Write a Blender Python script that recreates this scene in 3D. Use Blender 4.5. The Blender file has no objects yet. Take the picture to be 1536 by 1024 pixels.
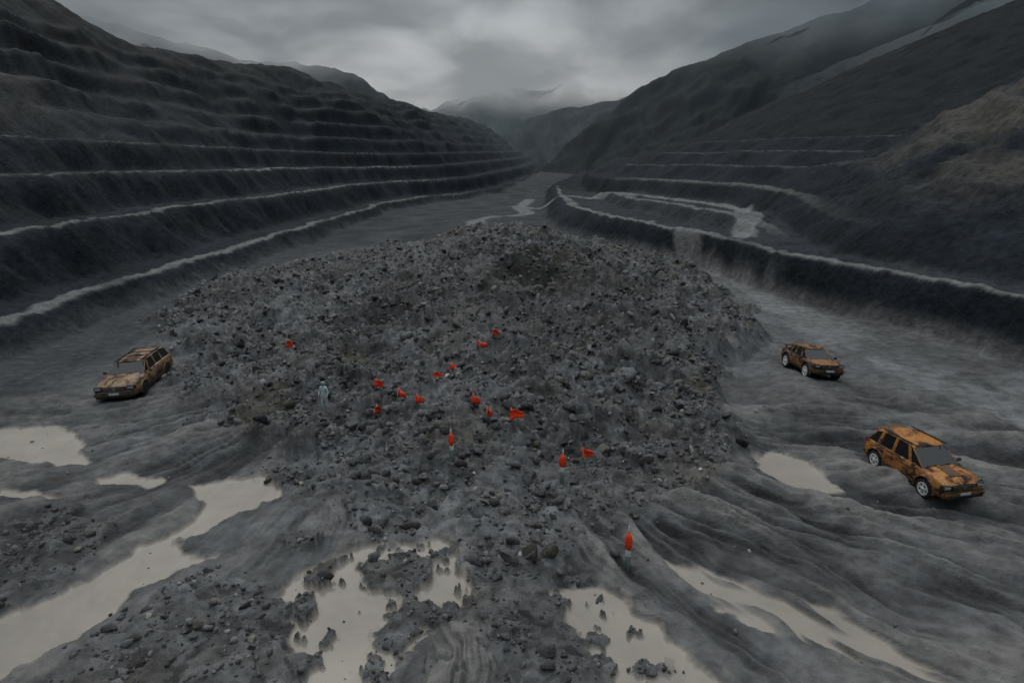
import bpy, bmesh, math, random
import numpy as np
from mathutils import Vector, Matrix, Euler
rng=np.random.RandomState(7); random.seed(7)
scene=bpy.context.scene
scene.view_settings.view_transform='Standard'
try: scene.view_settings.look='None'
except Exception: pass
scene.view_settings.exposure=0
D=bpy.data

# ------------------------------------------------------------ numpy noise
PERM=rng.permutation(4096).astype(np.int32)
ANG=rng.rand(4096).astype(np.float32)*2*np.pi
GX=np.cos(ANG);GY=np.sin(ANG);RV=rng.rand(4096).astype(np.float32);RW=rng.rand(4096).astype(np.float32)
def hsh(ix,iy): return PERM[(PERM[ix&4095]+iy)&4095]
def pn(x,y):
    xi=np.floor(x);yi=np.floor(y);fx=x-xi;fy=y-yi
    ix=xi.astype(np.int32);iy=yi.astype(np.int32)
    u=fx*fx*fx*(fx*(fx*6-15)+10);v=fy*fy*fy*(fy*(fy*6-15)+10)
    a=hsh(ix,iy);b=hsh(ix+1,iy);c=hsh(ix,iy+1);d=hsh(ix+1,iy+1)
    na=GX[a]*fx+GY[a]*fy;nb=GX[b]*(fx-1)+GY[b]*fy
    nc=GX[c]*fx+GY[c]*(fy-1);nd=GX[d]*(fx-1)+GY[d]*(fy-1)
    return (na+(nb-na)*u+(nc-na)*v+(na-nb-nc+nd)*u*v)*1.5
def fbm(x,y,o=4,g=.5):
    s=0;a=1
    for i in range(o):
        s=s+a*pn(x+i*17.3,y-i*9.1);a*=g;x=x*2.03;y=y*2.03
    return s
def ridged(x,y,o=4,g=.5):
    s=0;a=1
    for i in range(o):
        s=s+a*(1-2*np.abs(pn(x+i*11.3,y+i*7.7)));a*=g;x=x*2.07;y=y*2.07
    return s
def worley(x,y):
    ix=np.floor(x).astype(np.int32);iy=np.floor(y).astype(np.int32)
    best=np.full(x.shape,9.,np.float32);bid=np.zeros(x.shape,np.float32)
    for dx in(-1,0,1):
        for dy in(-1,0,1):
            k=hsh(ix+dx,iy+dy)
            d=(ix+dx+RV[k]-x)**2+(iy+dy+RW[k]-y)**2
            m=d<best;best=np.where(m,d,best);bid=np.where(m,RV[(k*7+3)&4095],bid)
    return np.sqrt(best),bid
def ss(a,b,x):
    t=np.clip((x-a)/(b-a),0,1);return t*t*(3-2*t)
def sdf(px,py,poly):
    P=np.array(poly,float);n=len(P)
    d=np.full(px.shape,1e9);s=np.ones(px.shape)
    for i in range(n):
        a=P[i];b=P[i-1];ex,ey=b-a;wx=px-a[0];wy=py-a[1]
        t=np.clip((wx*ex+wy*ey)/(ex*ex+ey*ey),0,1)
        d=np.minimum(d,(wx-ex*t)**2+(wy-ey*t)**2)
        c1=py>=a[1];c2=py<b[1];c3=ex*wy>ey*wx
        fl=(c1&c2&c3)|(~c1&~c2&~c3);s=np.where(fl,-s,s)
    return s*np.sqrt(d)
def polydist(px,py,pts):
    d=np.full(px.shape,1e9)
    for i in range(len(pts)-1):
        a=pts[i];b=pts[i+1];ex=b[0]-a[0];ey=b[1]-a[1];wx=px-a[0];wy=py-a[1]
        t=np.clip((wx*ex+wy*ey)/(ex*ex+ey*ey),0,1)
        d=np.minimum(d,np.sqrt((wx-ex*t)**2+(wy-ey*t)**2))
    return d

POOLS=[
[(-8.8,24.7),(-8.7,22.7),(-9.6,21.7),(-10.5,20.6),(-11.1,19.9),(-10.8,18.9),(-9.5,18.8),(-11.1,17.0),(-11.4,15.3),(-12.3,13.4),(-14.0,12.2),(-14.5,15.2),(-12.7,18.0),(-12.2,19.5),(-11.3,20.8),(-11.6,22.5),(-12.8,23.7),(-11.1,24.3)],
[(-25.5,29.3),(-21.7,29.9),(-19.4,28.1),(-17.8,25.6),(-19.7,25.6),(-23,26.3)],
[(-16.5,24.3),(-15.6,24.7),(-13.9,24.3),(-13.7,23.7),(-16.0,23.6)],
[(-19.8,23.5),(-18.0,23.1),(-17.0,22.7),(-19.2,22.7)],
[(-7.0,16.2),(-6.9,17.3),(-5.7,18.7),(-4.0,19.9),(-2.9,20.3),(-1.9,19.5),(-1.4,18),(-.9,17),(-2.4,14.7),(-2.9,13.6),(-4.6,12.6),(-5.9,14.7)],
[(-3.4,22.2),(-3,22.1),(-2.2,19.5),(-2.7,18.4),(-3.3,19.5)],
[(.8,16.9),(2,17.3),(3.3,16.7),(4.1,15),(5.3,13.3),(5.1,12.3),(3.1,12.3),(1.9,14.7)],
[(4.5,18.9),(6.6,17.7),(8.9,16.3),(11,15.2),(13.5,13.3),(10.4,12.8),(7.4,14.7),(5.3,16.8)],
[(10.3,26.3),(11.2,26.9),(12.6,26),(12.9,23.2),(11,23.3),(10.2,25.3)],
]
RUB=[(-22,42),(-17,32.6),(-10.5,26.3),(-8.2,22.7),(-4.7,20.3),(-3.1,20.3),(-1.5,19.9),(.6,17.7),(1.9,18),(1.6,20.3),(3.6,20.3),(7.3,22.7),(9.2,25.6),(10.1,29.3),(11.1,35.9),(16.4,45.5),(20,55),(18,75),(10,92),(-6,95),(-20,85),(-30,65),(-28,50)]
RUB2=[[(-10.2,16.4),(-9.4,17.7),(-7.2,17.0),(-6.0,15.3),(-5.6,13.8),(-6.7,11.5),(-11.5,11.5),(-11.1,14.7)],
[(-17.5,20.3),(-16.2,22.2),(-14.1,20.3),(-13.1,18.4),(-13.8,17.0),(-14.5,16.4)],
[(-4.7,18.0),(-3.6,19.1),(-2.7,18.4),(-2.8,16.4),(-4.0,16.7)],
[(-1.8,20.8),(0.5,19.9),(1.9,18.0),(0.2,16.7),(-0.5,15.8),(-1.4,17.7)],
[(-3.8,15.5),(-2.8,16.4),(-2.0,15.8),(-2.8,13.8)],
[(-1.2,16.0),(0.6,16.6),(1.6,15.1),(2.0,13.0),(0.2,12.6)]]
ROAD=[(18.0,98.9),(20.4,86.0),(21.5,66.0),(20.5,49.1),(21.5,37.5),(23.5,28.5),(29,30),(29,40),(26.5,53.7),(24.3,66),(23.0,79.3),(20.5,98.9)]
RIDGES=[ # (pts, slope)
([(-520,520,190),(-330,580,120),(-228,600,96),(-150,600,88),(-118,600,66),(-73,590,52),(0,560,20)],.6),
([(-600,1250,210),(-260,1150,110),(-132,1100,91),(-70,1100,111),(-29,1100,128),(33,1110,119),(116,1100,146),(240,1100,140),(420,1000,190)],.55),
([(42,380,4),(69,385,20),(97,400,38),(123,440,62),(139,450,78),(200,430,98),(330,400,150),(500,340,220),(700,200,300)],.6),
([(20,760,30),(60,720,66),(120,700,74),(200,640,100)],.5),
]
XL=([-200,60,180,215,260,400,600,3000],[-34,-34,-33,-25,-6,14,30,60])
XR=([-200,20,42,62,80,88,107,125,160,260,400,3000],[40,37,32,25.7,23,20,14,11.5,11.5,17,42,90])

def terrain(x,y,full=False):
    x=x.astype(np.float32);y=y.astype(np.float32)
    r=np.sqrt(x*x+y*y)
    near=ss(150,90,r)
    h=.35*fbm(x/14,y/14,3)+.10*fbm(x/3+5,y/3,3)
    h=h*(.35+.65*ss(10,40,r))+np.maximum(0,y-230)*.035
    # pit walls
    wx=2.2*fbm(x/30+3,y/30,3)+.5*fbm(x/5,y/5+9,3)
    xl=np.interp(y,*XL);xr=np.interp(y,*XR)
    dl=xl-x+wx*.9; dr=x-xr+wx*.55
    def unit(d,face=.42):
        n=np.floor(d);f=d-n
        return np.where(d<0,0,n+ss(0,face,f)+.05*f)
    er=ridged(x/3.2,y/3.2,3)*.20
    irr=np.clip(.45+.9*fbm(x/22+7,y/22,3),0,.95)
    u1=(dl-3.9+.9*fbm(x/16,y/10,3))/8.;u2=(dl-27.9+3.*fbm(x/22+2,y/22,2))/6.2
    irr=np.maximum(irr,ss(3.5,5.5,u2))
    hl=1.9*ss(-2.4,0,dl)+4.3*np.clip(unit(u1,.55),0,3)+np.where(u2>0,4.6*(unit(u2,.6)*(1-irr)+(u2-.0)*irr),0)
    cap=np.interp(y,[-100,135,152,165,190,230,290,370,600,3000],[95,80,56,46,42,43,40,38,40,60])+4*fbm(x/35,y/35,4)
    k=5.;hl=np.where(dl>10,-k*np.log(np.exp(-np.clip(hl,0,300)/k)+np.exp(-cap/k)),hl)
    b1=np.interp(y,[0,62,85,112,150,200],[4.,4.,12,22,18,8])
    sl=np.interp(y,[0,85,112,200,300],[.52,.42,.26,.3,.3])
    dd=dr-b1
    rw=np.interp(y,[0,80,110,300],[7,7,10,12])
    wide=ss(72,88,y)*ss(185,150,y)
    fw=2.0+3.5*ss(90,120,y)
    sub=dr-(b1*.42)
    hr=3.7*ss(0,1,(dr+fw)/fw)+wide*1.7*ss(0,2.4,sub)+np.where(dd>0,(4.2-1.2*wide)*ss(0,3.8,dd),0)
    ur=(dd-7+1.8*fbm(x/15,y/15+5,3))/rw
    hr=hr+np.where(ur>0,np.minimum(unit(ur,.6),3)*rw*sl+np.maximum(0,ur-3.2)*rw*.42,0)
    tal=ss(11,19,x-.25*y)*ss(104,76,y)
    smooth_r=3.7+np.clip(dd,0,6)*.75+np.maximum(0,dd-6)*.66+1.6*fbm(x/12,y/18,3)*ss(3,18,dd)+.6*ridged(x/5,y/9,3)*ss(2,8,dd)
    hr=np.where(dd>0,hr*(1-tal)+smooth_r*tal,hr)
    wall=np.maximum(hl,hr)
    onw=ss(.3,1.5,wall)
    h=h*(1-onw*.5)+wall+onw*er*np.where(wall>5,.9,.8)+ss(18,40,wall)*(1.1*ridged(x/30,y/30,4,.42)+.4)
    # mountains
    far=y>150
    m=np.zeros_like(h)
    if far.any():
        xf=x[far];yf=y[far];mm=np.zeros(xf.shape)
        er2=ridged(xf/70,yf/70,5,.5);er3=ridged(xf/26,yf/30,4,.5)
        xw=xf+14*fbm(xf/60,yf/60,3)
        for pts,sl_ in RIDGES:
            for i in range(len(pts)-1):
                a=pts[i];b=pts[i+1];ex=b[0]-a[0];ey=b[1]-a[1];wx2=xw-a[0];wy2=yf-a[1]
                t=np.clip((wx2*ex+wy2*ey)/(ex*ex+ey*ey),0,1)
                d=np.sqrt((wx2-ex*t)**2+(wy2-ey*t)**2);hv=a[2]+(b[2]-a[2])*t
                mm=np.maximum(mm,hv-sl_*d*(1+.0008*d)+ (er2*6+er3*1.4)*np.clip(d/35,.25,1)*np.clip((hv)/60,0,1))
        m[far]=mm
    h=np.maximum(h,m)
    # mound
    ym=y+1.5*fbm(x/9,y/9,3); xm=x+1.4*fbm(x/8+4,y/8+1,3)
    A=np.interp(ym,[19,28,36,43,52,60,68,82,97],[0,.22,.45,.68,.93,1,.88,.5,.12])*ss(112,90,y)
    B2=np.interp(xm/np.interp(y,[20,36,46,60],[.52,.66,.9,1]),[-32,-27,-20,-12,-6,0,6,12,17.5,19.5],[0,.14,.23,.42,.74,1,.80,.48,.28,0])
    mo=5.2*A*B2
    mo=mo+1.3*np.exp(-((x+24)**2+(y-57)**2)/9)
    mo=mo-1.5*np.exp(-((x+8.7)**2/7+(y-44)**2/3))-1.6*np.exp(-((x-1.5)**2/9+(y-47.5)**2/3))
    mo=mo+.6*mo/6*ridged(x/5+y/9,y/16-x/12,3)+.55*fbm(x/4.5,y/4.5,3)*np.clip(mo,0,1)
    mo=mo+1.9*np.exp(-((x+2)/10)**2)*ss(70,92,y)*ss(165,120,y)
    h=h+mo
    # masks
    rub=np.zeros_like(h);pool=np.zeros_like(h);road=np.zeros_like(h);zone=np.zeros_like(h)
    cx,cy=-6.,34.
    th=np.arctan2(x-cx,cy-y);rr=np.sqrt((x-cx)**2+(y-cy)**2)
    tw=th+.022*fbm(x/3.5,y/3.5,3)
    g=pn(tw*9+3+.9*fbm(x/7,y/7,2),rr/8)+.65*pn(tw*23+.9*fbm(x/5,y/5,2),rr/6)+.45*(np.abs(pn(tw*48,rr/5))-.25)+.24*pn(tw*100,rr/4)
    g=g*(.6+.7*np.clip(.5+fbm(x/6+8,y/6,2),0,1))
    nr=(r<110)&(np.abs(x)<60)
    if nr.any():
        a=x[nr];b=y[nr];w1=1.1*fbm(a/2.5,b/2.5,4)
        sr=sdf(a,b,RUB)+w1
        rb=ss(.8,-.7,sr)
        w2=.45*fbm(a/1.1+7,b/1.1,4)
        for p in RUB2: rb=np.maximum(rb,ss(.35,-.4,sdf(a,b,p)+w2*1.3))
        pl=np.zeros_like(a);dm=np.full(a.shape,99.)
        for i,p in enumerate(POOLS):
            s_=sdf(a,b,p);dm=np.minimum(dm,s_)
            q_=ss(.12,-.12,s_+w2*.6)
            if i==7:q_=q_*ss(.12,-.1,g[nr])
            pl=np.maximum(pl,q_)
        sc=ss(.33,.6,fbm(a/.9+3,b/.9,4)+.1)*ss(28,20,b)*ss(-9,-6,a)*ss(5,2.5,a)
        rb=np.maximum(rb,sc*.9)
        pl=pl*(1-ss(.2,.6,rb))
        rub[nr]=rb;pool[nr]=pl;zone[nr]=ss(1.8,.1,dm)
        road[nr]=ss(.8,-.8,sdf(a,b,ROAD)+.8*fbm(a/4,b/7,3))*ss(-.75,.2,fbm(a/5+3,b/9,3))
    d=polydist(x,y,[(9,90),(6,98),(1,106),(-6,116),(-7,130),(-2,148),(4,165),(2,185),(6,230)])
    road=np.maximum(road,ss(2.8,1.4,d+.8*fbm(x/6,y/6,2)))
    rub=rub*(1-ss(2.8,1.4,d)*ss(84,92,y))
    d=polydist(x,y,[(0,190),(14.5,172),(25,146),(31,116),(33,97),(30,86),(26.4,77)])
    road=np.maximum(road,ss(2.3,1.1,d+.6*fbm(x/6,y/6,2)))
    rm=ss(38,26,y)*(1-rub)*ss(40,25,np.abs(x))
    rm=rm*np.where(x<-6,.65,1.05)
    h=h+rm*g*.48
    lvl=-.22
    h=np.where(y<35,h*(1-.85*zone)+.85*zone*(lvl+.10+.16*g*rm),h)
    h=np.where(y<35,h*(1-pool)+pool*(lvl+.012*fbm(x*2,y*2,2)),h)
    # rubble relief
    wx_=x+.16*fbm(x*2,y*2,2);wy_=y+.16*fbm(x*2+9,y*2,2)
    q=rub>0.02
    dr_=np.zeros_like(h);shade=np.zeros_like(h)
    if q.any():
        a=wx_[q];b=wy_[q]
        w,i1=worley(a/.62,b/.62);w2,i2=worley(a/.27+5,b/.27);w3,i3=worley(a/1.7+2,b/1.7)
        am=.35+.65*ss(18,30,b)
        dr_[q]=am*(.55*fbm(a/2.6,b/2.6,4)+.40*(ss(.75,.2,w3)*i3)+.24*(ss(.7,.25,w)*i1)+.10*(ss(.65,.2,w2)*(.3+i2))+.05*fbm(a*5,b*5,2))
        shade[q]=.5*i1+.5*i2
    h=h+rub*(dr_+.03)
    h=h+near*(1-pool)*(1-rub)*(1-.6*zone)*(.05*fbm(x/.8,y/.8,4)+.02*pn(x*4,y*4))*(1-road*.6)
    if not full: return h,rub
    return h,rub,pool,road,dl,dr,dd,shade,m,wall,tal,rm*g,u1,u2,ur,irr,sub,wide

# ------------------------------------------------------------ terrain sheet
def build_terrain():
    a=np.concatenate([np.linspace(-180,-46,80)[:-1],np.linspace(-46,46,1300),np.linspace(46,180,80)[1:]])
    a=np.radians(a)
    rs=[.3,2,4,6]
    r=8.
    while r<4200:
        rs.append(r)
        k=.0036 if r<110 else (.006 if r<400 else .009)
        if r<12.2:k=.012
        r*=1+k
    R=np.array(rs)
    AA,RR=np.meshgrid(a,R)
    X=(RR*np.sin(AA)).ravel();Y=(RR*np.cos(AA)).ravel()
    h,rub,pool,road,dl,dr,dd,shade,m,wall,tal,gr,u1,u2,ur,irr,sub,wide=terrain(X,Y,True)
    nr,nc=RR.shape
    idx=np.arange(nr*nc).reshape(nr,nc)
    q=np.stack([idx[:-1,:-1],idx[:-1,1:],idx[1:,1:],idx[1:,:-1]],-1).reshape(-1,4)
    me=D.meshes.new("terrain")
    me.vertices.add(nr*nc);co=np.stack([X,Y,h],-1).astype(np.float32)
    me.vertices.foreach_set("co",co.ravel())
    me.loops.add(q.size);me.loops.foreach_set("vertex_index",q[:,::-1].ravel().astype(np.int32))
    me.polygons.add(len(q));me.polygons.foreach_set("loop_start",np.arange(0,q.size,4,dtype=np.int32))
    me.polygons.foreach_set("loop_total",np.full(len(q),4,np.int32))
    me.polygons.foreach_set("use_smooth",np.ones(len(q),bool))
    me.update(calc_edges=True)
    x=X.astype(np.float32);y=Y.astype(np.float32)
    def C(r,g,b): return np.array([r,g,b],np.float32)
    col=np.zeros((len(x),3),np.float32)+C(.115,.115,.115)
    n1=fbm(x/6,y/6,4);n2=fbm(x/1.3,y/1.3,3)
    col*= (1+.35*n1+.15*n2)[:,None]
    def mix(mask,c):
        nonlocal col
        mk=np.clip(mask,0,1)[:,None];col=col*(1-mk)+c*mk
    mix(ss(-22,-29,x)*ss(28,38,y)*.75,C(.042,.046,.051))
    mix(ss(80,105,y)*.8,C(.036,.040,.045)[None]*(1+.5*n1)[:,None])
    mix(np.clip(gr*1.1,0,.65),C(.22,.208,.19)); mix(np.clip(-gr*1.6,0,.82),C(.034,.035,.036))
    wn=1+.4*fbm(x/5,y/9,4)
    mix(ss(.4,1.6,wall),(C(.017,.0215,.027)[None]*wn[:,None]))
    brk=np.clip(.85+.9*fbm(x/14+2,y/14,3),.1,1)*ss(250,215,y)
    def lip(u,w0,c,s):
        f=u-np.floor(u);return ss(c-w0,c,f)*ss(c+s+w0,c+s,f)
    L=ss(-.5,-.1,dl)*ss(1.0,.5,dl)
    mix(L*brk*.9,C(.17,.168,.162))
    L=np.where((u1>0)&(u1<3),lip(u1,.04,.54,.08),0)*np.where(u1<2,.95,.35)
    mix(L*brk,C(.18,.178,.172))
    mix(np.where(u2>0,lip(u2,.12,.6,.2)*.4*brk*(1-irr),0),C(.055,.058,.06))
    Rb=ss(-.4,.3,dr)*ss(.8,-.2,dd)*ss(240,180,y)
    mix(Rb*.6*np.clip(.8+.6*n1,0,1),C(.06,.064,.068))
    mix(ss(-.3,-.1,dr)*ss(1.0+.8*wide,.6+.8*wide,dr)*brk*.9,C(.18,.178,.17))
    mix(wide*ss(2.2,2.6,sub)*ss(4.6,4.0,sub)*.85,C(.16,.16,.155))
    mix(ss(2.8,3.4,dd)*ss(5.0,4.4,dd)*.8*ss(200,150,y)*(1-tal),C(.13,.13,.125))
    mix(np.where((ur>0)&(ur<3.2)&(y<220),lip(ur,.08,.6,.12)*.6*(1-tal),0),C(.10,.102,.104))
    mix(tal*ss(4,12,dd)*np.clip(.15+1.1*fbm(x/9,y/14,4),0,.8),C(.095,.087,.078))
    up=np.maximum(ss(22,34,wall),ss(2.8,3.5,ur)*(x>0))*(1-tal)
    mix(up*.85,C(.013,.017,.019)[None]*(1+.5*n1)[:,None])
    pale=np.exp(-((x+72)**2/90+(y-95)**2/150));mix(pale*.6*(.7+.5*n1),C(.10,.097,.088))
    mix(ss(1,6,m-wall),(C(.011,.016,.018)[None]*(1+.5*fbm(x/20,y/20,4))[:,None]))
    mix(ss(1,6,m-wall)*ss(.6,1.1,ridged(x/30+4,y/60,4))*.3*ss(480,600,y),C(.05,.055,.055))
    mix(road*ss(.35,1,road),(C(.165,.165,.163)[None]*(1+.15*n2+.3*n1)[:,None]))
    rc=C(.118,.118,.118)[None]*(.40+1.1*shade+.4*n1)[:,None]
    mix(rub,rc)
    br=rub*np.clip(.9*fbm(x/5+31,y/5,3)-.05,0,.6);mix(br,C(.10,.085,.066))
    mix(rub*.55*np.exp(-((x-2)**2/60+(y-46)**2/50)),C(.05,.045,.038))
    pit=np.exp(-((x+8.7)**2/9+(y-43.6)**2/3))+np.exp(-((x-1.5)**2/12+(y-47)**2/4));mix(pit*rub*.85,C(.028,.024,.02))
    mix(pool,(C(.31,.275,.235)[None]*(1+.16*n1+.08*n2)[:,None]))
    col=np.clip(col,.005,.9)
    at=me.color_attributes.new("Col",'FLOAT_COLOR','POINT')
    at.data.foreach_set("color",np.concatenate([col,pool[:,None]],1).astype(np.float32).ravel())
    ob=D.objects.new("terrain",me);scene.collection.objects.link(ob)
    return ob

def newmat(n):
    m=D.materials.new(n);m.use_nodes=True;nt=m.node_tree
    b=nt.nodes["Principled BSDF"];return m,nt,b
def N(nt,t,**k):
    n=nt.nodes.new(t)
    for a,v in k.items(): setattr(n,a,v)
    return n
ter=build_terrain()
m,nt,b=newmat("ground_mud_rock")
at=N(nt,'ShaderNodeAttribute',attribute_name="Col")
geo=N(nt,'ShaderNodeNewGeometry')
n1=N(nt,'ShaderNodeTexNoise');n1.inputs['Scale'].default_value=1.6;n1.inputs['Detail'].default_value=9;n1.inputs['Roughness'].default_value=.62
nt.links.new(geo.outputs['Position'],n1.inputs['Vector'])
mr=N(nt,'ShaderNodeMapRange');mr.inputs[1].default_value=.3;mr.inputs[2].default_value=.7;mr.inputs[3].default_value=.6;mr.inputs[4].default_value=1.4
nt.links.new(n1.outputs[0],mr.inputs[0])
mx=N(nt,'ShaderNodeMix');nt.links.new(at.outputs['Alpha'],mx.inputs[0]);nt.links.new(mr.outputs[0],mx.inputs[2]);mx.inputs[3].default_value=1.
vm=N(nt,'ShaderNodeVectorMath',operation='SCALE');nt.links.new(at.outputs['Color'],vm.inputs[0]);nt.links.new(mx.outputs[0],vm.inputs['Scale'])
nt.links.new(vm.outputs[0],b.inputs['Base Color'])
rg=N(nt,'ShaderNodeMapRange');rg.inputs[3].default_value=.8;rg.inputs[4].default_value=.5;nt.links.new(at.outputs['Alpha'],rg.inputs[0]);nt.links.new(rg.outputs[0],b.inputs['Roughness'])
sg=N(nt,'ShaderNodeMapRange');sg.inputs[3].default_value=.07;sg.inputs[4].default_value=.25;nt.links.new(at.outputs['Alpha'],sg.inputs[0]);nt.links.new(sg.outputs[0],b.inputs['Specular IOR Level'])
bs=N(nt,'ShaderNodeMapRange');bs.inputs[3].default_value=.85;bs.inputs[4].default_value=.07;nt.links.new(at.outputs['Alpha'],bs.inputs[0])
bu=N(nt,'ShaderNodeBump');bu.inputs['Distance'].default_value=.25;nt.links.new(n1.outputs[0],bu.inputs['Height']);nt.links.new(bs.outputs[0],bu.inputs['Strength']);nt.links.new(bu.outputs[0],b.inputs['Normal'])
# low cloud swallows the summits: opacity falls with altitude
sp=N(nt,'ShaderNodeSeparateXYZ');nt.links.new(geo.outputs['Position'],sp.inputs[0])
cn=N(nt,'ShaderNodeTexNoise');cn.inputs['Scale'].default_value=.009;cn.inputs['Detail'].default_value=3;nt.links.new(geo.outputs['Position'],cn.inputs['Vector'])
ma=N(nt,'ShaderNodeMath',operation='MULTIPLY_ADD');ma.inputs[1].default_value=80;nt.links.new(cn.outputs[0],ma.inputs[0]);nt.links.new(sp.outputs[2],ma.inputs[2])
fa=N(nt,'ShaderNodeMapRange',interpolation_type='SMOOTHSTEP');fa.inputs[1].default_value=92;fa.inputs[2].default_value=166;fa.inputs[3].default_value=1;fa.inputs[4].default_value=0
nt.links.new(ma.outputs[0],fa.inputs[0]);nt.links.new(fa.outputs[0],b.inputs['Alpha'])
ter.data.materials.append(m)

# ------------------------------------------------------------ loose rubble (one mesh)
def ico(sub):
    bm=bmesh.new();bmesh.ops.create_icosphere(bm,subdivisions=sub,radius=1)
    v=np.array([q.co[:] for q in bm.verts]);f=np.array([[w.index for w in q.verts] for q in bm.faces]);bm.free();return v,f
def variants(sub,n):
    v,f=ico(sub);out=[]
    for _ in range(n):
        w=v.copy()
        for k in range(9):
            d=rng.normal(size=3);d/=np.linalg.norm(d);t=rng.uniform(.38,.75)
            s=np.maximum(0,w@d-t);w=w-s[:,None]*d
        w=w*(1+rng.uniform(-.10,.10,(len(w),1)));w/=np.abs(w).max()
        out.append(w)
    return out,f
V0,F0=variants(1,60);V1,F1=variants(2,60)
def build_rubble():
    n=150000
    x=rng.uniform(-32,22,n);y=10+88*rng.rand(n)**1.4
    h,rub=terrain(x,y)
    clump=fbm(x/1.6,y/1.6,4)
    keep=(rng.rand(n)<rub*np.clip(.35+.7*clump,.03,.9))
    x=x[keep];y=y[keep];h=h[keep]
    n2=2600;x2=rng.uniform(-26,22,n2);y2=rng.uniform(11,50,n2);h2,r2=terrain(x2,y2)
    k2=(rng.rand(n2)<.2+.7*(r2>.05));x2=x2[k2];y2=y2[k2];h2=h2[k2]
    s=.045+.05*rng.exponential(1,len(x))+.11*(rng.rand(len(x))<.025)*rng.exponential(1,len(x)); s=np.clip(s,.045,.45)*(.75+.35*ss(18,30,y))
    s2=np.clip(.025+.025*rng.exponential(1,len(x2)),0,.16)
    n3=200;x3=rng.uniform(-11,11,n3);y3=rng.uniform(18,33,n3);h3,r3=terrain(x3,y3);k3=r3>.6;x3=x3[k3];y3=y3[k3];h3=h3[k3]
    s3=rng.uniform(.15,.42,len(x3))
    x=np.concatenate([x,x2,x3]);y=np.concatenate([y,y2,y3]);h=np.concatenate([h,h2,h3]);s=np.concatenate([s,s2,s3])
    V=[];F=[];Cc=[];off=0
    for i in range(len(x)):
        if s[i]>.15: v=V1[i%60];f=F1
        else: v=V0[i%60];f=F0
        sc=np.array([1.1,rng.uniform(.6,1.),rng.uniform(.5,.9)])*s[i]
        e=Euler((rng.uniform(-.7,.7),rng.uniform(-.7,.7),rng.uniform(0,6.28))).to_matrix()
        vv=(v*sc)@np.array(e).T+np.array([x[i],y[i],h[i]+s[i]*.1])
        V.append(vv);F.append(f+off);off+=len(v)
        t=.112*np.exp(rng.normal(0,.45))*(.7 if s[i]>.2 else 1);w=rng.rand()
        c=(t*1.0,t*1.0,t*1.02) if w<.8 else (t*1.15,t*1.05,t*.9)
        Cc.append(np.tile([*c,1],(len(v),1)))
    V=np.concatenate(V).astype(np.float32);F=np.concatenate(F).astype(np.int32);Cc=np.concatenate(Cc).astype(np.float32)
    me=D.meshes.new("rubble");me.vertices.add(len(V));me.vertices.foreach_set("co",V.ravel())
    me.loops.add(F.size);me.loops.foreach_set("vertex_index",F.ravel());me.polygons.add(len(F))
    me.polygons.foreach_set("loop_start",np.arange(0,F.size,3,dtype=np.int32));me.polygons.foreach_set("loop_total",np.full(len(F),3,np.int32))
    me.update(calc_edges=True)
    a=me.color_attributes.new("Col",'FLOAT_COLOR','POINT');a.data.foreach_set("color",Cc.ravel())
    ob=D.objects.new("rubble",me);scene.collection.objects.link(ob)
    m,nt,b=newmat("rubble_rock");at=N(nt,'ShaderNodeAttribute',attribute_name="Col")
    g=N(nt,'ShaderNodeNewGeometry');n=N(nt,'ShaderNodeTexNoise');n.inputs['Scale'].default_value=6;n.inputs['Detail'].default_value=8;n.inputs['Roughness'].default_value=.7
    nt.links.new(g.outputs['Position'],n.inputs['Vector'])
    mr=N(nt,'ShaderNodeMapRange');mr.inputs[1].default_value=.3;mr.inputs[2].default_value=.7;mr.inputs[3].default_value=.5;mr.inputs[4].default_value=1.6
    nt.links.new(n.outputs[0],mr.inputs[0])
    vm=N(nt,'ShaderNodeVectorMath',operation='SCALE');nt.links.new(at.outputs['Color'],vm.inputs[0]);nt.links.new(mr.outputs[0],vm.inputs['Scale']);nt.links.new(vm.outputs[0],b.inputs['Base Color'])
    b.inputs['Roughness'].default_value=.6;b.inputs['Specular IOR Level'].default_value=.3
    bu=N(nt,'ShaderNodeBump');bu.inputs['Distance'].default_value=.12;bu.inputs['Strength'].default_value=1.;nt.links.new(n.outputs[0],bu.inputs['Height']);nt.links.new(bu.outputs[0],b.inputs['Normal'])
    me.materials.append(m);print("rocks",len(x))
build_rubble()

# ------------------------------------------------------------ simple materials
def simple(name,c,rough=.6,metal=0,spec=.5,var=.25,scale=12):
    m,nt,b=newmat(name)
    tc=N(nt,'ShaderNodeTexCoord');n=N(nt,'ShaderNodeTexNoise');n.inputs['Scale'].default_value=scale;n.inputs['Detail'].default_value=6
    nt.links.new(tc.outputs['Object'],n.inputs['Vector'])
    mr=N(nt,'ShaderNodeMapRange');mr.inputs[1].default_value=.3;mr.inputs[2].default_value=.7;mr.inputs[3].default_value=1-var;mr.inputs[4].default_value=1+var
    nt.links.new(n.outputs[0],mr.inputs[0]);vm=N(nt,'ShaderNodeVectorMath',operation='SCALE');vm.inputs[0].default_value=c
    nt.links.new(mr.outputs[0],vm.inputs['Scale']);nt.links.new(vm.outputs[0],b.inputs['Base Color'])
    b.inputs['Roughness'].default_value=rough;b.inputs['Metallic'].default_value=metal;b.inputs['Specular IOR Level'].default_value=spec
    return m
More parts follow.
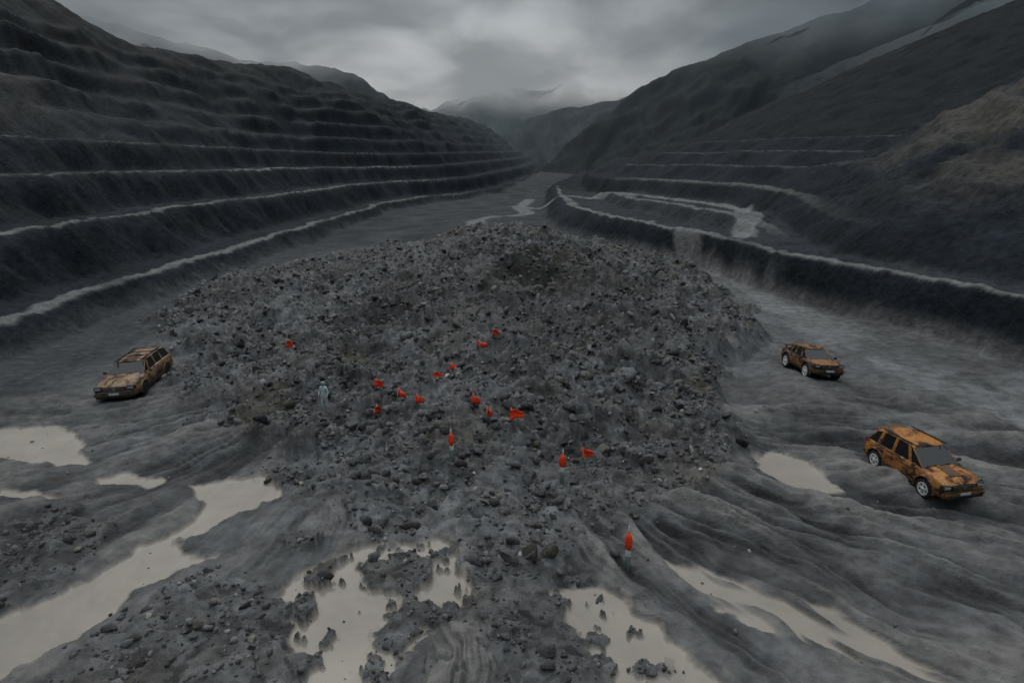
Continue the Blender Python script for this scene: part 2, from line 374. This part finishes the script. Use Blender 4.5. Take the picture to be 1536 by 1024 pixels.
def rusty(name,seed,paint=(.38,.15,.03),rustc=(.07,.035,.018),amt=.5):
    m,nt,b=newmat(name);tc=N(nt,'ShaderNodeTexCoord')
    mp=N(nt,'ShaderNodeMapping');mp.inputs['Location'].default_value=(seed*3.1,seed,0);mp.inputs['Scale'].default_value=(.7,1.1,1.9)
    nt.links.new(tc.outputs['Object'],mp.inputs[0])
    n=N(nt,'ShaderNodeTexNoise');n.inputs['Scale'].default_value=1.7;n.inputs['Detail'].default_value=10;n.inputs['Roughness'].default_value=.62;n.inputs['Distortion'].default_value=.5
    nt.links.new(mp.outputs[0],n.inputs['Vector'])
    cr=N(nt,'ShaderNodeValToRGB');e=cr.color_ramp.elements
    e[0].position=amt-.09;e[0].color=(*[q*.35 for q in rustc],1);e[1].position=amt+.12;e[1].color=(*paint,1)
    k=cr.color_ramp.elements.new(amt);k.color=(*rustc,1);k=cr.color_ramp.elements.new(amt+.03);k.color=(paint[0]*.6,paint[1]*.5,paint[2]*.6,1)
    nt.links.new(n.outputs[0],cr.inputs[0])
    n2=N(nt,'ShaderNodeTexNoise');n2.inputs['Scale'].default_value=14;n2.inputs['Detail'].default_value=8;nt.links.new(tc.outputs['Object'],n2.inputs['Vector'])
    mr=N(nt,'ShaderNodeMapRange');mr.inputs[1].default_value=.3;mr.inputs[2].default_value=.7;mr.inputs[3].default_value=.6;mr.inputs[4].default_value=1.25;nt.links.new(n2.outputs[0],mr.inputs[0])
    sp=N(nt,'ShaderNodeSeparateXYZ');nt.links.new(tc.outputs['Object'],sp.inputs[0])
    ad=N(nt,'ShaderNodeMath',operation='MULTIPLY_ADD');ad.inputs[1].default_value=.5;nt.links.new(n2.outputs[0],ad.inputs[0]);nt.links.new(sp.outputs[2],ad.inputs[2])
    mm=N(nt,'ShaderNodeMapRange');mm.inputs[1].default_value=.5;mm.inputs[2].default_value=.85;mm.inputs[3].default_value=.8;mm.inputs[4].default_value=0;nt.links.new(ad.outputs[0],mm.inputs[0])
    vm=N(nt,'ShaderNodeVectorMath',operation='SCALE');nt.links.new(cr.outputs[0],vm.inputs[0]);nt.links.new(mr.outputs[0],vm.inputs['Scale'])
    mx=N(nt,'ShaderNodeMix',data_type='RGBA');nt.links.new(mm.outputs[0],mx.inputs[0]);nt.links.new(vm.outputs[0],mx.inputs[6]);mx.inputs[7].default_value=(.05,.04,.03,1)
    nt.links.new(mx.outputs[2],b.inputs['Base Color'])
    rr=N(nt,'ShaderNodeMapRange');rr.inputs[1].default_value=amt;rr.inputs[2].default_value=amt+.12;rr.inputs[3].default_value=.85;rr.inputs[4].default_value=.42;nt.links.new(n.outputs[0],rr.inputs[0]);nt.links.new(rr.outputs[0],b.inputs['Roughness'])
    bu=N(nt,'ShaderNodeBump');bu.inputs['Distance'].default_value=.02;bu.inputs['Strength'].default_value=.4;nt.links.new(n2.outputs[0],bu.inputs['Height']);nt.links.new(bu.outputs[0],b.inputs['Normal'])
    return m
M_glass=simple("car_glass",(.012,.014,.015),.12,0,.6,.2)
M_tyre=simple("tyre_rubber",(.018,.017,.016),.85)
M_rim=simple("rim_alloy",(.8,.79,.77),.4,.2,.5,.15)
M_dark=simple("dark_trim",(.02,.018,.016),.6)
M_lamp=simple("headlamp_glass",(.35,.35,.36),.1,0,.8,.1)
M_plate=simple("licence_plate",(.5,.52,.55),.4)
M_chrome=simple("worn_chrome",(.35,.34,.33),.3,.9)

def obj_from_bm(bm,name,mats,parent=None,smooth=False):
    me=D.meshes.new(name);bmesh.ops.recalc_face_normals(bm,faces=bm.faces);bm.to_mesh(me);bm.free()
    for q in mats: me.materials.append(q)
    if smooth:
        for p in me.polygons:p.use_smooth=True
    o=D.objects.new(name,me);scene.collection.objects.link(o)
    if parent:o.parent=parent
    return o
def box(name,c,s,mat,parent,bev=.02,rot=(0,0,0)):
    bm=bmesh.new();bmesh.ops.create_cube(bm,size=1)
    for v in bm.verts:v.co=Vector((v.co.x*s[0],v.co.y*s[1],v.co.z*s[2]))
    if bev>0:bmesh.ops.bevel(bm,geom=list(bm.edges),offset=min(bev,min(s)*.4),segments=2,affect='EDGES')
    o=obj_from_bm(bm,name,[mat],parent);o.location=c;o.rotation_euler=rot;return o
def cyl(name,c,r,d,mat,parent,axis='y',seg=28,bev=.02):
    bm=bmesh.new();bmesh.ops.create_cone(bm,cap_ends=True,segments=seg,radius1=r,radius2=r,depth=d)
    if bev:bmesh.ops.bevel(bm,geom=[e for e in bm.edges if len(e.link_faces)==2 and e.calc_face_angle()>1],offset=bev,segments=2,affect='EDGES')
    if axis=='y':bmesh.ops.rotate(bm,verts=bm.verts,matrix=Matrix.Rotation(math.pi/2,3,'X'))
    o=obj_from_bm(bm,name,[mat],parent,True);o.location=c;return o

def wheel(name,c,r,side,parent,rim):
    w=.24
    bm=bmesh.new()
    prof=[(r*.60,-w/2+.03),(r*.66,-w/2),(r*.93,-w/2+.005),(r,-w/2+.05),(r,w/2-.05),(r*.93,w/2-.005),(r*.66,w/2),(r*.60,w/2-.03)]
    seg=36;ring=[]
    for i in range(seg):
        a=2*math.pi*i/seg;ring.append([bm.verts.new((p[0]*math.cos(a),p[1],p[0]*math.sin(a))) for p in prof])
    for i in range(seg):
        A=ring[i];B=ring[(i+1)%seg]
        for k in range(len(prof)):
            k2=(k+1)%len(prof);bm.faces.new((A[k],A[k2],B[k2],B[k]))
    t=obj_from_bm(bm,name,[M_tyre],parent,True);t.location=c
    ys=side*(w/2-.02)
    cyl(name+"_barrel",(c[0],c[1]-side*.02,c[2]),r*.60,w*.5,M_dark,parent,bev=0)
    bm=bmesh.new();ring=[]
    pr=[(r*.66,0),(r*.66,side*.03),(r*.53,side*.035),(r*.50,0)]
    for i in range(seg):
        a=2*math.pi*i/seg;ring.append([bm.verts.new((p[0]*math.cos(a),ys+p[1],p[0]*math.sin(a))) for p in pr])
    for i in range(seg):
        A=ring[i];B=ring[(i+1)%seg]
        for k in range(4):bm.faces.new((A[k],A[(k+1)%4],B[(k+1)%4],B[k]))
    for s_ in range(5):
        a=2*math.pi*s_/5+.3
        res=bmesh.ops.create_cube(bm,size=1)
        for v in res['verts']:
            px=(v.co.x+.5)*r*.57;wd=.16*r+.14*r*(v.co.x+.5);pz=v.co.z*wd*1.1
            v.co=Vector((px*math.cos(a)-pz*math.sin(a),ys+v.co.y*.03+side*.01,px*math.sin(a)+pz*math.cos(a)))
    o=obj_from_bm(bm,name+"_rim",[rim],parent);o.location=c
    cyl(name+"_hub",(c[0],c[1]+ys+side*.015,c[2]),r*.17,.05,rim,parent,seg=16,bev=.005)

def build_car(p):
    e=D.objects.new(p['name'],None);scene.collection.objects.link(e)
    L=p['L'];W=p['W']/2;zb=p['clear'];mat=p['mat'];belt=p['belt'];r=p['r']
    fx=L/2;wf=L/2-p['fo'];wr=-L/2+p['ro']
    S=p['stations']
    bm=bmesh.new();rings=[]
    for (x,w,b0,t) in S:
        hgt=t-b0
        pr=[(0,b0),(w*.80,b0),(w*.95,b0+.05),(w*.985,b0+hgt*.22),(w,b0+hgt*.45),(w*.985,b0+hgt*.68),(w*.955,t-.10),(w*.90,t-.025),(w*.80,t+.0),(w*.4,t+.025),(0,t+.03)]
        full=pr+[(-a,c) for a,c in pr[-2:0:-1]]
        rings.append([bm.verts.new((x,a,c)) for a,c in full])
    n=len(rings[0])
    for i in range(len(rings)-1):
        for k in range(n):bm.faces.new((rings[i][k],rings[i][(k+1)%n],rings[i+1][(k+1)%n],rings[i+1][k]))
    bm.faces.new(rings[0]);bm.faces.new(rings[-1][::-1])
    body=obj_from_bm(bm,"body",[mat,M_dark],e,True)
    cut=[]
    for xx in(wf,wr):
        for sd in(1,-1):
            c=cyl("cut",(xx,sd*W,r+.02),r*1.17,.72,M_dark,None,bev=0,seg=40);cut.append(c)
            md=body.modifiers.new("b",'BOOLEAN');md.object=c;md.operation='DIFFERENCE';md.solver='EXACT'
    bpy.context.view_layer.update()
    dg=bpy.context.evaluated_depsgraph_get();me=D.meshes.new_from_object(body.evaluated_get(dg));body.modifiers.clear();body.data=me
    for c in cut:D.objects.remove(c)
    for q in me.polygons:q.use_smooth=True
    try: me.set_sharp_from_angle(angle=math.radians(32))
    except Exception: pass
    for xx in(wf,wr):
        for sd in(1,-1):
            bm=bmesh.new();A=[];seg=20
            for i in range(seg+1):
                a=math.radians(-8+196*i/seg)
                A.append([bm.verts.new((rr*math.cos(a),yy,rr*math.sin(a))) for rr,yy in((r*1.14,sd*(W-.05)),(r*1.14,sd*(W+.035)),(r*1.25,sd*(W+.035)),(r*1.30,sd*(W-.04)))])
            for i in range(seg):
                for k in range(3):bm.faces.new((A[i][k],A[i][k+1],A[i+1][k+1],A[i+1][k]))
            o=obj_from_bm(bm,"wheel_arch",[mat],e,True);o.location=(xx,0,r+.02)
            wheel("wheel",(xx,sd*(W-.09),r),r,sd,e,p['rim'])
    cols=p['cabin']
    wb=W*.88;wrf=W*.70
    bm=bmesh.new();Lw=[];Rw=[];Lr=[];Rr=[];Cm=[]
    for xb,xr_,zr in cols:
        Lw.append(bm.verts.new((xb,wb,belt-.03)));Rw.append(bm.verts.new((xb,-wb,belt-.03)))
        Lr.append(bm.verts.new((xr_,wrf,zr)));Rr.append(bm.verts.new((xr_,-wrf,zr)));Cm.append(bm.verts.new((xr_,0,zr+.05)))
    glass=[]
    for i in range(len(cols)-1):
        for A,B in((Lw,Lr),(Rw,Rr)):
            f=bm.faces.new((A[i],A[i+1],B[i+1],B[i]));
            if abs(cols[i+1][0]-cols[i][0])>.25: glass.append(f)
        bm.faces.new((Lr[i],Lr[i+1],Cm[i+1],Cm[i]));bm.faces.new((Rr[i],Rr[i+1],Cm[i+1],Cm[i]))
    f1=bm.faces.new((Lw[0],Rw[0],Rr[0],Cm[0],Lr[0]));f2=bm.faces.new((Lw[-1],Rw[-1],Rr[-1],Cm[-1],Lr[-1]))
    glass+= [f1,f2]
    bmesh.ops.recalc_face_normals(bm,faces=bm.faces)
    bmesh.ops.inset_individual(bm,faces=glass,thickness=.055,depth=-.015)
    for f in glass:f.material_index=1
    cab=obj_from_bm(bm,"cabin",[mat,M_glass],e)
    bv=cab.modifiers.new("bev",'BEVEL');bv.width=.03;bv.segments=3;bv.limit_method='ANGLE';bv.angle_limit=math.radians(25)
    b0=S[-1][2]
    box("front_bumper",(fx+.0,0,b0+.13),(.24,W*1.9,.26),mat,e,.08)
    box("bumper_lip",(fx+.03,0,b0+.02),(.2,W*1.7,.08),M_dark,e,.03)
    box("lower_intake",(fx+.10,0,b0+.09),(.06,W*.9,.09),M_dark,e,.02)
    box("grille",(fx-.01,0,b0+.40),(.10,W*1.05,.17),M_dark,e,.03)
    for k in range(3):box("grille_bar",(fx+.045,0,b0+.345+.055*k),(.02,W*1.0,.014),M_chrome,e,.004)
    box("badge",(fx+.06,0,b0+.40),(.02,.12,.09),M_chrome,e,.008)
    box("licence_plate",(fx+.135,0,b0+.18),(.015,.44,.11),M_plate,e,.003)
    for sd in(1,-1):
        box("headlamp",(fx-.06,sd*W*.73,b0+.41),(.18,W*.34,.15),M_lamp,e,.04)
        box("lamp_bezel",(fx-.09,sd*W*.73,b0+.41),(.18,W*.40,.19),M_dark,e,.03)
        box("fog_lamp",(fx+.105,sd*W*.68,b0+.13),(.03,.2,.08),M_dark,e,.01)
        box("tail_lamp",(-fx+.02,sd*W*.78,belt-.15),(.10,.18,.26),p['tail'],e,.02)
        box("door_mirror",(.78,sd*(W+.06),belt+.05),(.12,.2,.14),mat,e,.04)
        box("wiper",(1.0 if p['name']!='rusty_wagon' else 1.02,sd*.3-.1,belt+.03),(.03,.5,.02),M_dark,e,.005,(0,0,.1))
        for xs in p['seams']:box("door_seam",(xs,sd*(W*.975),(zb+belt)/2+.03),(.014,.05,belt-zb-.28),M_dark,e,0)
        for xs in p['handles']:box("door_handle",(xs,sd*(W*.985),belt-.14),(.16,.05,.03),M_dark,e,.008)
        box("side_sill",(0.02,sd*(W*.93),zb+.04),(wf-wr-2.5*r,.12,.12),M_dark,e,.03)
    box("rear_bumper",(-fx,0,b0+.15),(.22,W*1.85,.26),mat,e,.07)
    box("underbody",(0,0,zb+.1),(L*.9,W*1.1,.22),M_dark,e,.02)
    p['extra'](e,p)
    cx,cy=p['pos'];a=p['ang'];hx=math.cos(a);hy=math.sin(a)
    pts=np.array([[cx+hx*u-hy*v,cy+hy*u+hx*v] for u,v in((wf,W),(wf,-W),(wr,W),(wr,-W))])
    hh,_=terrain(pts[:,0],pts[:,1])
    zF=(hh[0]+hh[1])/2;zR=(hh[2]+hh[3])/2;zl=(hh[0]+hh[2])/2;zr_=(hh[1]+hh[3])/2
    fw=Vector((hx*(wf-wr),hy*(wf-wr),float(zF-zR))).normalized();lf=Vector((-hy*2*W,hx*2*W,float(zl-zr_)));
    up=fw.cross(lf).normalized();lf=up.cross(fw)
    Mx=Matrix((fw,lf,up)).transposed().to_4x4()
    Mx.translation=Vector((cx,cy,float(hh.mean())-p.get('sink',.07)))-fw*((wf+wr)/2)
    e.matrix_world=Mx@Matrix.Scale(p['scale'],4)
    return e
tail=simple("tail_lamp_red",(.25,.015,.01),.3)
def ex_suv(e,p):
    W=p['W']/2
    for sd in(1,-1):box("roof_rail",(-.45,sd*W*.66,p['cabin'][1][2]+.05),(1.9,.04,.05),M_dark,e,.015)
    box("rear_spoiler",(-p['L']/2+.30,0,p['cabin'][-1][2]-.0),(.35,W*1.3,.05),p['mat'],e,.02)
    box("hood_ridge",(1.35,.0,p['belt']-.03),(.9,.5,.03),p['mat'],e,.012,(0,.1,0))
def ex_sedan(e,p):
    W=p['W']/2;L=p['L']
    box("rear_spoiler",(-L/2+.12,0,p['belt']+.22),(.26,W*1.75,.05),p['mat'],e,.02)
    for sd in(1,-1):box("spoiler_post",(-L/2+.16,sd*W*.7,p['belt']+.10),(.1,.05,.22),p['mat'],e,.01)
def ex_wagon(e,p):
    W=p['W']/2
    zt=p['cabin'][2][2]
    for sd in(1,-1):box("roof_rail",(-.7,sd*W*.60,zt+.05),(2.6,.05,.05),M_dark,e,.015)
    for k in range(4):box("roof_rack_bar",(-1.7+k*.68,0,zt+.075),(.05,W*1.2,.03),M_dark,e,.01)
    box("front_skirt",(p['L']/2+.02,0,p['clear']+.30),(.10,W*1.5,.035),M_chrome,e,.01)

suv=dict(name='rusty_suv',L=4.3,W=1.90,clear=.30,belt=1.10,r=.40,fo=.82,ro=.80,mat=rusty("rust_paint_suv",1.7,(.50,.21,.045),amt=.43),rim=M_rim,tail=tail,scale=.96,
 stations=[(-2.15,.80,.40,.98),(-2.05,.90,.34,1.08),(-1.5,.95,.30,1.12),(-.3,.95,.30,1.11),(.7,.95,.30,1.09),(1.2,.95,.30,1.06),(1.75,.92,.31,1.0),(2.02,.86,.33,.91),(2.13,.76,.36,.83)],
 cabin=[(1.05,.30,1.62),(.42,.15,1.68),(.34,.07,1.69),(-.52,-.50,1.70),(-.60,-.58,1.70),(-1.35,-1.25,1.66),(-1.45,-1.35,1.65),(-2.02,-1.72,1.56)],
 seams=[.75,-.45,-1.25],handles=[-.2,-1.05],extra=ex_suv,pos=(15.8,23.7),ang=math.radians(-80))
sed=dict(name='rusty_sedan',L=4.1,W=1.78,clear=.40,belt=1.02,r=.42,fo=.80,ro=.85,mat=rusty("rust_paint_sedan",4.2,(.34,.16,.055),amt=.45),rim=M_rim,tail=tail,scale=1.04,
 stations=[(-2.05,.78,.50,.99),(-1.95,.86,.44,1.06),(-1.3,.89,.40,1.07),(-.3,.89,.40,1.04),(.7,.89,.40,1.03),(1.2,.89,.40,1.01),(1.7,.86,.41,.94),(1.95,.80,.44,.87),(2.04,.70,.47,.80)],
 cabin=[(.98,.30,1.48),(.40,.15,1.52),(.32,.07,1.525),(-.42,-.38,1.53),(-.50,-.46,1.53),(-1.05,-.80,1.49),(-1.15,-.88,1.48),(-1.55,-.98,1.46)],
 seams=[.7,-.40,-1.1],handles=[-.15,-.95],extra=ex_sedan,pos=(17.6,37.6),ang=math.radians(-88))
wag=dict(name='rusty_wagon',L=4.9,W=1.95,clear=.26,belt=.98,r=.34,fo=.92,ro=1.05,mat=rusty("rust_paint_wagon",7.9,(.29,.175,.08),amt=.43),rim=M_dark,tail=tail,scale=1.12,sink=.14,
 stations=[(-2.45,.88,.36,.96),(-2.38,.95,.30,.99),(-1.5,.975,.26,1.0),(-.3,.975,.26,.99),(.7,.975,.26,.97),(1.3,.975,.26,.95),(2.0,.955,.27,.88),(2.35,.92,.28,.80),(2.44,.88,.31,.74)],
 cabin=[(1.05,.35,1.42),(.45,.22,1.45),(.37,.14,1.455),(-.48,-.46,1.47),(-.56,-.54,1.47),(-1.35,-1.30,1.46),(-1.43,-1.38,1.46),(-2.40,-2.12,1.42)],
 seams=[.75,-.42,-1.35],handles=[-.18,-1.1],extra=ex_wagon,pos=(-20.9,35.3),ang=math.radians(-82))
for p in(suv,sed,wag):build_car(p)

# ------------------------------------------------------------ marker stakes and flags
M_red=simple("marker_red_fabric",(.85,.06,.015),.55,0,.3,.25,9)
M_post=simple("marker_post_paint",(.22,.27,.25),.6,0,.4,.3,9)
M_white=simple("marker_white_tape",(.55,.6,.6),.5)
def lathe(name,prof,mat,parent,seg=12,jit=0,sx=1,sy=1):
    bm=bmesh.new();rs=[]
    for z,r in prof:
        rs.append([bm.verts.new((r*sx*math.cos(2*math.pi*i/seg)*(1+random.uniform(-jit,jit)),r*sy*math.sin(2*math.pi*i/seg)*(1+random.uniform(-jit,jit)),z)) for i in range(seg)])
    for a,b_ in zip(rs[:-1],rs[1:]):
        for i in range(seg):bm.faces.new((a[i],a[(i+1)%seg],b_[(i+1)%seg],b_[i]))
    bm.faces.new(rs[0]);bm.faces.new(rs[-1]);return obj_from_bm(bm,name,[mat],parent,True)
def ground(x,y):
    h,_=terrain(np.array([x]),np.array([y]));return float(h[0])
def stake(x,y,H,lean=(0,0)):
    e=D.objects.new("marker_stake",None);scene.collection.objects.link(e)
    lathe("post",[(-.3,.075),(H*.30,.085),(H*.62,.05),(H*.9,.02)],M_post,e)
    lathe("tape",[(H*.30,.088),(H*.34,.09),(H*.42,.082),(H*.46,.072)],M_white,e)
    lathe("flag",[(H*.40,.03),(H*.48,.10),(H*.60,.15),(H*.72,.115),(H*.83,.05)],M_red,e,14,.12,1,.8)
    lathe("tip",[(H*.80,.04),(H*.9,.032),(H,.006)],M_white,e)
    e.location=(x,y,ground(x,y));e.rotation_euler=(lean[0],lean[1],random.uniform(0,6))
def flag(x,y,H,w,hh,stk=True):
    e=D.objects.new("marker_flag",None);scene.collection.objects.link(e)
    w*=.9;hh*=.9
    lathe("post",[(-.2,.03),(H,.022)],M_post,e,8)
    bm=bmesh.new();nx,nz=8,5;g=[]
    ph=random.uniform(0,6)
    for i in range(nx+1):
        row=[]
        for j in range(nz+1):
            u=i/nx;v=j/nz
            taper=1-.55*u
            row.append(bm.verts.new((u*w-.15*w,.09*math.sin(u*5+ph)+.03*math.sin(v*6+ph),H-hh*.5+(v-.5)*hh*taper-u*hh*.25+.03*math.sin(u*9+ph))))
        g.append(row)
    for i in range(nx):
        for j in range(nz):bm.faces.new((g[i][j],g[i+1][j],g[i+1][j+1],g[i][j+1]))
    o=obj_from_bm(bm,"cloth",[M_red],e,True);s=o.modifiers.new("s",'SOLIDIFY');s.thickness=.03
    e.location=(x,y,ground(x,y)+.10);e.rotation_euler=(random.uniform(-.15,.15),random.uniform(-.2,.2),random.uniform(-.5,.5))
for x,y,H in((3.6,18.2,1.55),(1.85,22.7,1.35),(-2.3,23.7,1.3)):stake(x,y,H,(random.uniform(-.08,.08),random.uniform(-.08,.08)))
for x,y,H,w,hh in((2.8,23.6,.75,.46,.48),(0.0,26.3,.6,.70,.55),(-1.1,26.4,.6,.30,.5),(-1.75,27.5,.55,.42,.45),(-4.25,28.0,.5,.38,.42),(-5.15,28.2,.55,.5,.46),(-6.4,29.2,.6,.48,.46),(-6.6,30.6,.6,.45,.46),(-4.0,32.9,.5,.55,.42),(-3.1,33,.5,.5,.36),(-1.7,33.6,.5,.55,.40),(-1.0,34.4,.5,.42,.42),(-13.6,39,.6,.42,.55)):
    flag(x,y,H,w,hh)

# ------------------------------------------------------------ person (worker in pale coverall)
def person(x,y,ang):
    e=D.objects.new("person",None);scene.collection.objects.link(e)
    cov=simple("pale_coverall",(.5,.62,.63),.8);skin=simple("skin",(.36,.2,.14),.6,var=.08);boot=simple("boots",(.03,.03,.03),.7)
    def skinned(name,V,E,mat,sub=2):
        me=D.meshes.new(name);me.from_pydata([v[:3] for v in V],E,[]);o=D.objects.new(name,me);scene.collection.objects.link(o);o.parent=e
        md=o.modifiers.new("skin",'SKIN')
        sv=me.skin_vertices[0].data
        for i,v in enumerate(V):
            sv[i].radius=(v[3],v[4] if len(v)>4 else v[3]);sv[i].use_root=(i==0)
        ss_=o.modifiers.new("sub",'SUBSURF');ss_.levels=sub;ss_.render_levels=sub;me.materials.append(mat);return o
    V=[(0,0,.92,.15,.12),(0,0,1.12,.145,.11),(0,0.01,1.32,.17,.12),(0,0,1.45,.09,.09),(0,.01,1.50,.06,.06),
       (.10,0,.85,.10),(.12,.04,.48,.075),(.13,-.02,.08,.055),
       (-.10,0,.85,.10),(-.13,-.03,.48,.075),(-.15,-.10,.08,.055),
       (.19,0,1.40,.075),(.27,.03,1.13,.055),(.25,.16,.92,.04),
       (-.19,0,1.40,.075),(-.28,0,1.13,.055),(-.27,.10,.90,.04)]
    E=[(0,1),(1,2),(2,3),(3,4),(0,5),(5,6),(6,7),(0,8),(8,9),(9,10),(2,11),(11,12),(12,13),(2,14),(14,15),(15,16)]
    skinned("coverall",V,E,cov)
    for s,(hx,hy,hz) in((1,(.25,.16,.92)),(-1,(-.27,.10,.90))):
        Vh=[(hx,hy,hz,.028,.02),(hx,hy+.03,hz-.06,.035,.018),(hx,hy+.045,hz-.09,.034,.016)]
        Eh=[(0,1),(1,2)]
        for k,ln in enumerate((.06,.075,.07,.055)):
            ox=(k-1.5)*.019;i=len(Vh)
            Vh+= [(hx+ox,hy+.05,hz-.105,.009),(hx+ox,hy+.06,hz-.105-ln*.5,.008),(hx+ox,hy+.055,hz-.105-ln,.007)];Eh+=[(2,i),(i,i+1),(i+1,i+2)]
        i=len(Vh);Vh+=[(hx-s*.035,hy+.03,hz-.05,.010),(hx-s*.05,hy+.045,hz-.09,.009)];Eh+=[(1,i),(i,i+1)]
        skinned("hand",Vh,Eh,skin,1)
    for fx_,fy in((.13,-.02),(-.15,-.10)):
        bm=bmesh.new();bmesh.ops.create_uvsphere(bm,u_segments=14,v_segments=10,radius=1)
        for v in bm.verts:v.co=Vector((v.co.x*.055,v.co.y*.14+.05,max(v.co.z,-.5)*.07))
        o=obj_from_bm(bm,"boot",[boot],e,True);o.location=(fx_,fy,.04)
    bm=bmesh.new();bmesh.ops.create_uvsphere(bm,u_segments=24,v_segments=18,radius=1)
    for v in bm.verts:
        q=v.co.copy();w=1-.22*max(0,-q.z)
        v.co=Vector((q.x*.078*w,q.y*.098*w+ (.008 if q.y>.6 and q.z<0 else 0),q.z*.118))
        if q.y>.9 and abs(q.x)<.2 and -.25<q.z<.1: v.co.y+=.02
        if q.y>.75 and .05<q.z<.25 and .2<abs(q.x)<.55: v.co.y-=.01
    o=obj_from_bm(bm,"head",[skin],e,True);o.location=(0,.03,1.63)
    bm=bmesh.new();bmesh.ops.create_uvsphere(bm,u_segments=24,v_segments=16,radius=1)
    bmesh.ops.delete(bm,geom=[v for v in bm.verts if v.co.y>.45 and v.co.z<.55],context='VERTS')
    for v in bm.verts:v.co=Vector((v.co.x*.10,v.co.y*.12,v.co.z*.145))
    o=obj_from_bm(bm,"hood",[cov],e,True);o.location=(0,.02,1.625);s=o.modifiers.new("s",'SOLIDIFY');s.thickness=.012
    e.location=(x,y,ground(x,y)-.02);e.rotation_euler=(.0,0,ang)
person(-8.9,29.8,math.radians(160));D.objects["person"].scale=(.82,.82,.82)

# ------------------------------------------------------------ valley haze (real homogeneous volume)
bm=bmesh.new();bmesh.ops.create_cube(bm,size=1)
hz=obj_from_bm(bm,"valley_haze",[],None);hz.location=(0,1480,80);hz.scale=(4000,2400,360)
m=D.materials.new("haze");m.use_nodes=True;nt=m.node_tree;nt.nodes.remove(nt.nodes["Principled BSDF"])
v=N(nt,'ShaderNodeVolumeScatter');v.inputs['Density'].default_value=.0004;v.inputs['Color'].default_value=(.72,.88,1,1)
nt.links.new(v.outputs[0],nt.nodes['Material Output'].inputs['Volume']);hz.data.materials.append(m)

# ------------------------------------------------------------ world
w=D.worlds.new("World");scene.world=w;w.use_nodes=True;nt=w.node_tree;nt.nodes.clear()
out=N(nt,'ShaderNodeOutputWorld');tc=N(nt,'ShaderNodeTexCoord')
sky=N(nt,'ShaderNodeTexSky',sky_type='NISHITA');sky.sun_disc=False;sky.sun_elevation=math.radians(45);sky.sun_rotation=math.radians(-20)
b1=N(nt,'ShaderNodeBackground');b1.inputs[1].default_value=.05;nt.links.new(sky.outputs[0],b1.inputs[0])
b2=N(nt,'ShaderNodeBackground')
sp=N(nt,'ShaderNodeSeparateXYZ');nt.links.new(tc.outputs['Generated'],sp.inputs[0])
def mth(op,a,b_=None,c=None,cl=False):
    n=N(nt,'ShaderNodeMath',operation=op);n.use_clamp=cl
    for i,q in enumerate((a,b_,c)):
        if q is None: continue
        if isinstance(q,(int,float)):n.inputs[i].default_value=q
        else:nt.links.new(q,n.inputs[i])
    return n.outputs[0]
zc=mth('ADD',mth('MAXIMUM',sp.outputs[2],0.),.30)
cb=N(nt,'ShaderNodeCombineXYZ');nt.links.new(mth('DIVIDE',sp.outputs[0],zc),cb.inputs[0]);nt.links.new(mth('DIVIDE',sp.outputs[1],zc),cb.inputs[1])
cn=N(nt,'ShaderNodeTexNoise');cn.inputs['Scale'].default_value=2.3;cn.inputs['Detail'].default_value=7;cn.inputs['Roughness'].default_value=.5;cn.inputs['Distortion'].default_value=.3;nt.links.new(cb.outputs[0],cn.inputs['Vector'])
def mrange(v_,a,b_,c,d):
    n=N(nt,'ShaderNodeMapRange',interpolation_type='SMOOTHSTEP');nt.links.new(v_,n.inputs[0])
    for i,q in enumerate((a,b_,c,d)):n.inputs[i+1].default_value=q
    return n.outputs[0]
nz=mrange(cn.outputs[0],.34,.66,.55,1.4)
zen=mrange(sp.outputs[2],.48,.85,0,.95)
low=mrange(sp.outputs[2],.10,.40,.48,.16)
side=mrange(sp.outputs[0],.04,.40,1,.15)
sideL=mrange(sp.outputs[0],-.60,-.12,.35,1)
val=mth('ADD',mth('MULTIPLY',mth('MULTIPLY',mth('MULTIPLY',low,nz),side),sideL),zen)
cc=N(nt,'ShaderNodeVectorMath',operation='SCALE');cc.inputs[0].default_value=(.91,1.0,1.07);nt.links.new(val,cc.inputs['Scale']);nt.links.new(cc.outputs[0],b2.inputs[0])
ms=N(nt,'ShaderNodeMixShader');ms.inputs[0].default_value=.97;nt.links.new(b1.outputs[0],ms.inputs[1]);nt.links.new(b2.outputs[0],ms.inputs[2]);nt.links.new(ms.outputs[0],out.inputs[0])
sd=D.lights.new("sun",'SUN');sd.energy=.75;sd.angle=math.radians(12);sd.color=(1,.97,.93)
so=D.objects.new("sun",sd);scene.collection.objects.link(so)
az=math.radians(-20);el=math.radians(45)
dirv=Vector((math.sin(az)*math.cos(el),math.cos(az)*math.cos(el),math.sin(el)))
so.rotation_euler=dirv.to_track_quat('Z','Y').to_euler()

cam=D.cameras.new("camera");co=D.objects.new("camera",cam);scene.collection.objects.link(co);scene.camera=co
cam.sensor_width=36;cam.lens=36*1000/1536;cam.clip_end=8000;cam.clip_start=.1
co.location=(0,0,12);co.rotation_euler=(math.radians(75),0,0)
